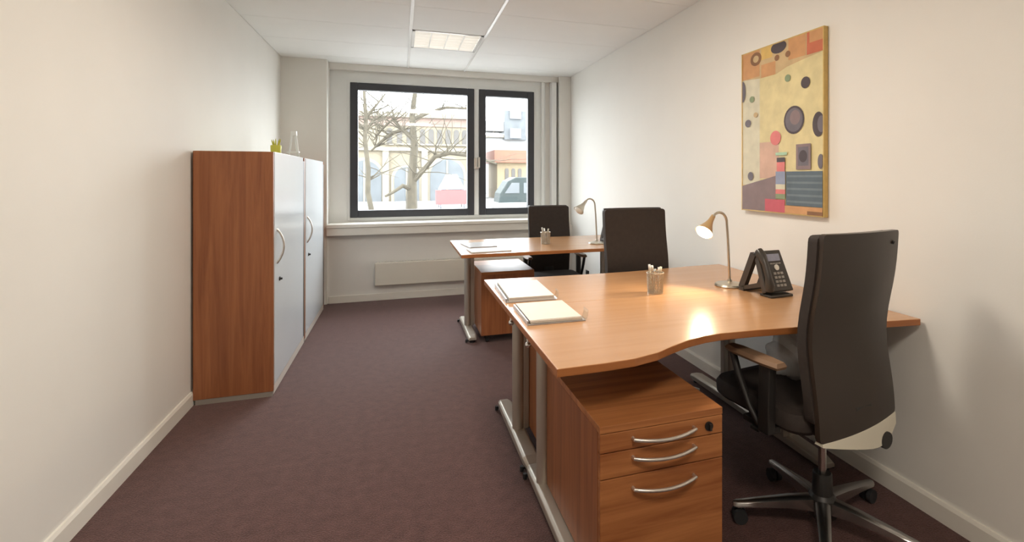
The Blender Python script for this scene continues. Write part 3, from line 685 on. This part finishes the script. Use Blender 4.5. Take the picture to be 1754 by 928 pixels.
for x in (.7, 2.6):
    for y in (-.94, .7): B().cyl((x, y, .34), (x, y + .24, .34), .34).build('wheel', 'rubber', cr)
ms = thing('market_stall', 'market stall with pale canopy and red counter cloth before the stone building', 'stall', (2.7, 42, GZ))
xz_prism([(.2, 1.5), (2.1, 1.5), (1.5, 2.65), (.8, 2.65)], -1, 1).build('canopy', 'canvasw', ms)
B().box(-.1, -1.05, .3, 2.4, -.3, 1.42).build('counter_cloth', 'awning', ms)
for x in (.25, 2.05):
    for y in (-.95, .95): B().cyl((x, y, 0), (x, y, 1.55), .05, seg=8).build('post', 'fgrey', ms)

def tree(label, base, segs, twig_n, seed, reach):
    """segs: list of (part name, points, radii)"""
    rnd = random.Random(seed); t = thing('bare_tree', label, 'tree', base)
    anchors = []
    for name, pts, rad in segs:
        B().tube(pts, rad, 8).build(name, 'bark', t)
        for p, q in zip(pts, pts[1:]):
            for k in range(3): anchors.append(Vector(p).lerp(Vector(q), rnd.random()))
    anchors = [a for a in anchors if a.z > reach[0]]
    tw = B()
    for i in range(twig_n):
        p = rnd.choice(anchors).copy(); d = Vector((rnd.uniform(-1, 1), rnd.uniform(-.6, .6), rnd.uniform(-.1, 1))).normalized(); pts = [p.copy()]
        for k in range(5):
            d = (d + Vector((rnd.uniform(-.5, .5), rnd.uniform(-.3, .3), rnd.uniform(-.35, .45))) * .6).normalized(); p = p + d * reach[1] * rnd.uniform(.12, .25); pts.append(p.copy())
        r0 = rnd.uniform(.007, .018); tw.tube(pts, [r0 * (1 - .16 * k) for k in range(6)], 4)
    o = tw.build('twigs', 'bark', t); o['kind'] = 'stuff'
    return t
def at(u, v, y):
    c, s = math.cos(YAW), math.sin(YAW); px, pz = (u - CX) / F_PX, (HY - v) / F_PX
    dx, dy = s + px * c, c - px * s; k = y / dy
    return Vector((dx * k, y, 1.30 + pz * k))
Ty = 15.0
b0 = at(706, 360, Ty); b0.z = GZ
L = lambda *uvs: [at(u, v, Ty + dy) - b0 for u, v, dy in uvs]
g0 = [(0, 0, 0)]
tree('thick bare street tree with a branch sweeping out sideways', b0, [
    ('trunk', g0 + L((705, 340, 0), (706, 300, 0), (710, 250, .1), (706, 200, .2), (712, 150, .3), (716, 90, .4)), [.22, .15, .12, .10, .08, .06, .03]),
    ('branch', L((706, 312, 0), (728, 288, -.2), (745, 268, -.4), (770, 262, -.6), (800, 266, -.8), (850, 280, -1)), [.085, .07, .062, .055, .045, .03]),
    ('branch', L((709, 240, .1), (690, 222, .3), (672, 228, .5), (650, 245, .7), (636, 258, .9)), [.075, .06, .05, .04, .025]),
    ('branch', L((707, 205, .2), (735, 192, .4), (765, 184, .5), (800, 186, .6)), [.06, .05, .045, .03]),
    ('branch', L((690, 222, .3), (672, 205, .4), (655, 220, .5), (640, 240, .6)), [.05, .04, .035, .02]),
    ('branch', L((712, 160, .3), (690, 140, .3), (660, 120, .3)), [.05, .04, .02]),
    ('branch', L((706, 325, 0), (690, 318, -.2), (672, 330, -.3), (660, 336, -.4)), [.07, .06, .04, .03])], 150, 3, (2.4, 1.7))
b1 = at(636, 360, 12.0); b1.z = GZ
Ty = 12.0; b0 = b1
tree('slender bare tree near the window edge', b1, [
    ('trunk', g0 + L((636, 358, 0), (630, 330, 0), (631, 290, 0), (625, 240, 0), (627, 200, 0), (623, 150, 0), (618, 90, 0)), [.08, .06, .055, .05, .045, .04, .03, .015]),
    ('branch', L((626, 225, 0), (640, 205, .1), (655, 200, .2), (670, 210, .3)), [.035, .03, .025, .015]),
    ('branch', L((627, 200, 0), (645, 180, .1), (660, 160, .2)), [.03, .025, .012])], 60, 11, (2.2, 1.2))
